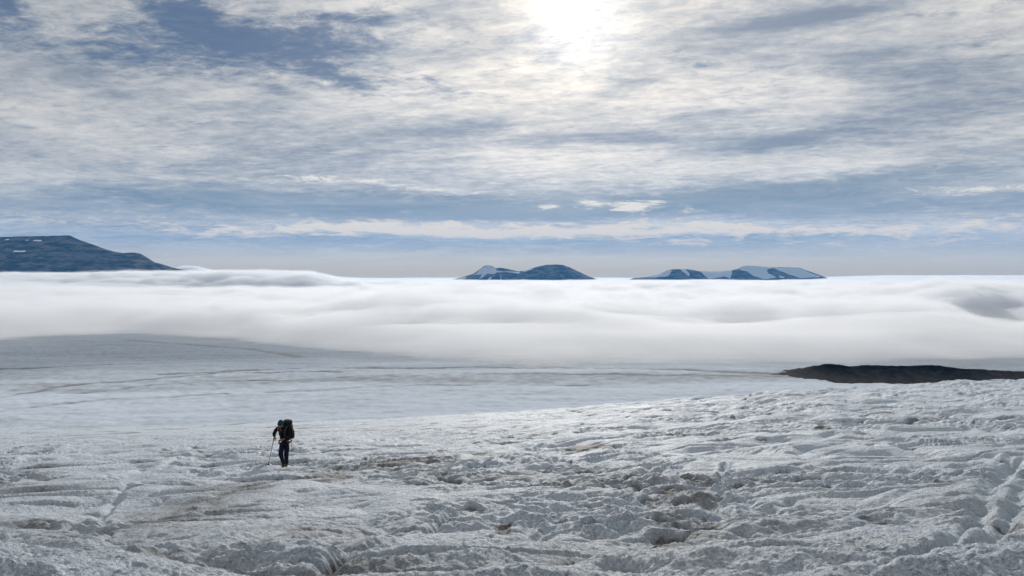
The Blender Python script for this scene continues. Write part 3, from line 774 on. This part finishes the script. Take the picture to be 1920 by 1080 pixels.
for s_ in (-1, 1): lump(bm, (s_ * .032, -.094, .004), (.027, .012, .019), seg=14)
tube(bm, [(-.078, .0, .008), (-.060, -.075, .010), (0, -.102, .010), (.060, -.075, .010), (.078, .0, .008)], [.004] * 5, 6)
for v in bm.verts: v.co = TM @ v.co
bmobj('sunglasses', bm, m_lens, man)
bm = bmesh.new()
def hatshape(q):
    if q.z < -.01: q.z = -.01 - (q.z + .01) * 0.12
    return q
lump(bm, (0, .010, .040), (.092, .110, .112), seg=32, shape=lambda q: Vector((q.x, q.y, max(q.z, -.035))))
for v in bm.verts:                                                    # knitted ribs
    a = math.atan2(v.co.x, v.co.y); v.co.x *= 1 + .015 * math.cos(24 * a); v.co.y *= 1 + .015 * math.cos(24 * a)
for k in range(36):
    pass
ring = [(.094 * math.sin(t), .010 + .112 * math.cos(t), .018 + .006 * math.cos(t)) for t in np.linspace(0, 2 * math.pi, 37)]
tube(bm, ring, [.017] * 37, 8)
for v in bm.verts: v.co = TM @ v.co
bmobj('beanie', bm, m_hat, man)
bm = bmesh.new(); lump(bm, (0, .055, -.05), (.068, .045, .05), seg=14)
for v in bm.verts: v.co = TM @ v.co
bmobj('hair', bm, simple('hair', (.05, .03, .02, 1), .8), man)
# clothes
jk = skin('jacket', [
    rr_([PEL, spine[1], spine[2], spine[3], spine[4], nk], [(.185, .14), (.185, .14), (.20, .155), (.185, .15), (.11, .10), (.075, .07)]),
    rr_([spine[3], sR, mid(sR, eR), eR, mid(eR, wR), mid(eR, wR, .93)], [(.165, .14), .088, .075, .066, .058, .045]),
    rr_([spine[3], sL, mid(sL, eL), eL, mid(eL, wL), mid(eL, wL, .93)], [(.165, .14), .088, .075, .066, .058, .045]),
], m_jacket, man)
bm = bmesh.new(); lump(bm, (-.03, -.255, 1.36), (.028, .012, .03), seg=12, p=4)
bmobj('chest_patch', bm, m_orange, jk)
tr = skin('trousers', [
    rr_([(.01, .05, .99), PEL, hR, mid(hR, kR), kR, mid(kR, aR, .35), mid(kR, aR, .6)], [(.15, .12), (.15, .12), .110, .100, .090, .082, .075]),
    rr_([PEL, hL, mid(hL, kL), kL, mid(kL, aL, .35), mid(kL, aL, .6)], [(.15, .12), .110, .100, .090, .082, .075]),
], m_trous, man)
for a, k in ((aR, kR), (aL, kL)):
    skin('gaiter', [rr_([mid(k, a, .42), mid(k, a, .62), mid(k, a, .85), (a[0], a[1] + .005, a[2] - .03)], [.074, .080, .064, .060])], m_gait, man)
    bt = skin('boot', [rr_([(a[0], a[1] + .035, a[2] - .05), (a[0], a[1] - .04, a[2] - .045), (a[0], a[1] - .12, a[2] - .055), (a[0], a[1] - .19, a[2] - .065)],
                           [(.05, .055), (.050, .060), (.052, .045), (.040, .034)]),
                       rr_([(a[0], a[1] - .04, a[2] - .045), (a[0], a[1] - .01, a[2] + .03)], [(.050, .060), .056])], m_boot, man)
    bm = bmesh.new(); lump(bm, (a[0], a[1] - .075, a[2] - .095), (.052, .150, .016), seg=20, p=3); bmobj('sole', bm, m_gum, bt)
# hands: palm and five bent fingers each
def hand(name, w, fwd, down, side, curl, parent):
    w = Vector(w); f = Vector(fwd).normalized(); s_ = Vector(side); s_ = (s_ - f * s_.dot(f)).normalized(); n_ = f.cross(s_)
    if n_.dot(Vector(down)) < 0: n_ = -n_
    P = lambda a, b_, c_: tuple(w + f * a + s_ * b_ + n_ * c_)
    ch = [[(*P(0, 0, 0), .024), (*P(.03, 0, .0), (.030, .017)), (*P(.065, .0, .0), (.036, .015)), (*P(.088, .0, .003), (.034, .013))]]
    for b_, L, r in ((-.031, .062, .0085), (-.010, .072, .009), (.012, .068, .0088), (.032, .054, .0078)):
        q = []; a0, c0, ang = .078, .0, 0.25
        q.append((*P(a0, b_, c0), r * 1.15))
        for k, sg in enumerate((.45, .32, .26)):
            a0 += L * sg * math.cos(ang); c0 += L * sg * math.sin(ang); ang += curl
            q.append((*P(a0, b_, c0), r * (1 - .08 * k)))
        ch.append([(*P(.065, b_ * .8, 0), .012)] + q)
    ch.append([(*P(.02, -.020, .004), .014), (*P(.042, -.046, .014), .0115), (*P(.064, -.052, .032), .010), (*P(.080, -.044, .048), .0085)])
    bmj = None; objs = []
    for i, c_ in enumerate(ch): objs.append(skin(name + '_piece', [c_], m_skin, None, sub=2))
    bm = bmesh.new()
    for o in objs: bm.from_mesh(o.data)
    for o in objs: bpy.data.objects.remove(o, do_unlink=True)
    return bmobj('hand', bm, m_skin, parent)
hand('hand', wR, (.05, -.8, -.35), (-.4, -.3, -1), (-1, 0, .2), .95, man)
hand('hand', wL, (-1, -.25, -.15), (0, .8, -.5), (0, -.2, 1), .7, man)

# trekking pole in his right hand
GRIP = Vector((-.235, -.415, 1.10)); TIP = Vector((TIPX - HX, TIPY - HY, 0)); TIP.z = gz(TIP.x, TIP.y) - .02
pole = bpy.data.objects.new('trekking_pole', None); col.objects.link(pole); pole.location = (HX + TIP.x, HY + TIP.y, HZ + TIP.z)
tag(pole, 'thin dark trekking pole slanting from the hiker\'s right hand to the ice', 'trekking pole')
dv = (GRIP - TIP); L_ = dv.length; dn_ = dv.normalized()
def pp(t): return tuple(dn_ * (L_ * t))
bm = bmesh.new(); tube(bm, [pp(.03), pp(.35), pp(.352), pp(.66), pp(.662), pp(.93)], [.008, .008, .0095, .0095, .0115, .0115], 10); bmobj('shaft', bm, m_metal, pole)
bm = bmesh.new(); tube(bm, [pp(.91), pp(.93), pp(1.0), pp(1.03), pp(1.045)], [.014, .018, .016, .022, .016], 12); bmobj('grip', bm, m_pack, pole)
bm = bmesh.new(); tube(bm, [pp(0), pp(.02), pp(.035)], [.003, .006, .008], 8); bmobj('tip', bm, m_metal, pole)
bm = bmesh.new(); tube(bm, [pp(.045), pp(.05), pp(.058)], [.042, .045, .014], 16); bmobj('basket', bm, m_pack, pole)
bm = bmesh.new(); g0 = Vector(pp(1.02)); strap(bm, [g0, g0 + Vector((.05, .02, .01)), g0 + Vector((.07, .05, -.06)), g0 + Vector((.03, .06, -.12)), g0 + Vector((0, .02, -.10))], .02, .003, (0, 0, 1)); bmobj('wrist_strap', bm, m_strap, pole)

# backpack, riding high behind his left shoulder
pack = bpy.data.objects.new('backpack', None); col.objects.link(pack); pack.location = (HX + .11, HY + .13, HZ + .95)
pack.rotation_euler = (math.radians(12), math.radians(4), math.radians(-14))
tag(pack, 'large black backpack towering behind the hiker\'s shoulder', 'backpack')
def packshape(q):
    k = (q.z + .36) / .72; q.x *= .84 + .22 * k - .18 * max(0, k - .75); q.y *= .86 + .2 * k
    return q
bm = bmesh.new(); lump(bm, (0, .03, .33), (.165, .135, .34), seg=32, p=3.2, shape=packshape); bmobj('main_bag', bm, m_pack, pack)
bm = bmesh.new(); lump(bm, (0, .01, .665), (.165, .15, .075), seg=24, p=2.8); bmobj('top_lid', bm, m_pack, pack)
for s_ in (-1, 1):
    bm = bmesh.new(); lump(bm, (s_ * .165, .04, .22), (.045, .085, .17), seg=18, p=3); bmobj('side_pocket', bm, m_pack, pack)
bm = bmesh.new(); lump(bm, (0, .155, .27), (.12, .04, .2), seg=18, p=3); bmobj('front_pocket', bm, m_pack, pack)
for s_ in (-1, 1):
    bm = bmesh.new(); strap(bm, [(s_ * .17, -.06, .63), (s_ * .205, -.02, .48), (s_ * .205, -.01, .30), (s_ * .19, -.02, .10)], .022, .005, (0, 1, 0))
    bmobj('compression_strap', bm, m_trim, pack)
for s_ in (-1, 1):
    bm = bmesh.new()
    strap(bm, [(s_ * .09, -.08, .60), (s_ * .09, -.24, .59), (s_ * .10, -.375, .47), (s_ * .10, -.385, .36), (s_ * .13, -.28, .22), (s_ * .15, -.09, .10)], .055, .014, (1, 0, 0))
    bmobj('shoulder_strap', bm, m_strap, pack)
bm = bmesh.new(); strap(bm, [(-.16, -.05, .03), (-.24, -.2, .02), (-.2, -.32, .0), (-.05, -.36, .0), (.1, -.32, .0), (.18, -.18, .02), (.17, -.04, .03)], .06, .012, (0, 0, 1)); bmobj('hip_belt', bm, m_pack, pack)
for s_, dx in ((-1, -.27), (1, .17)):
    bm = bmesh.new(); strap(bm, [(dx * .9, -.1, .02), (dx, -.1, -.06), (dx * 1.12, -.1, -.14), (dx * 1.08, -.1, -.20)], .018, .004, (1, 0, 0)); bmobj('dangling_strap', bm, m_pack, pack)
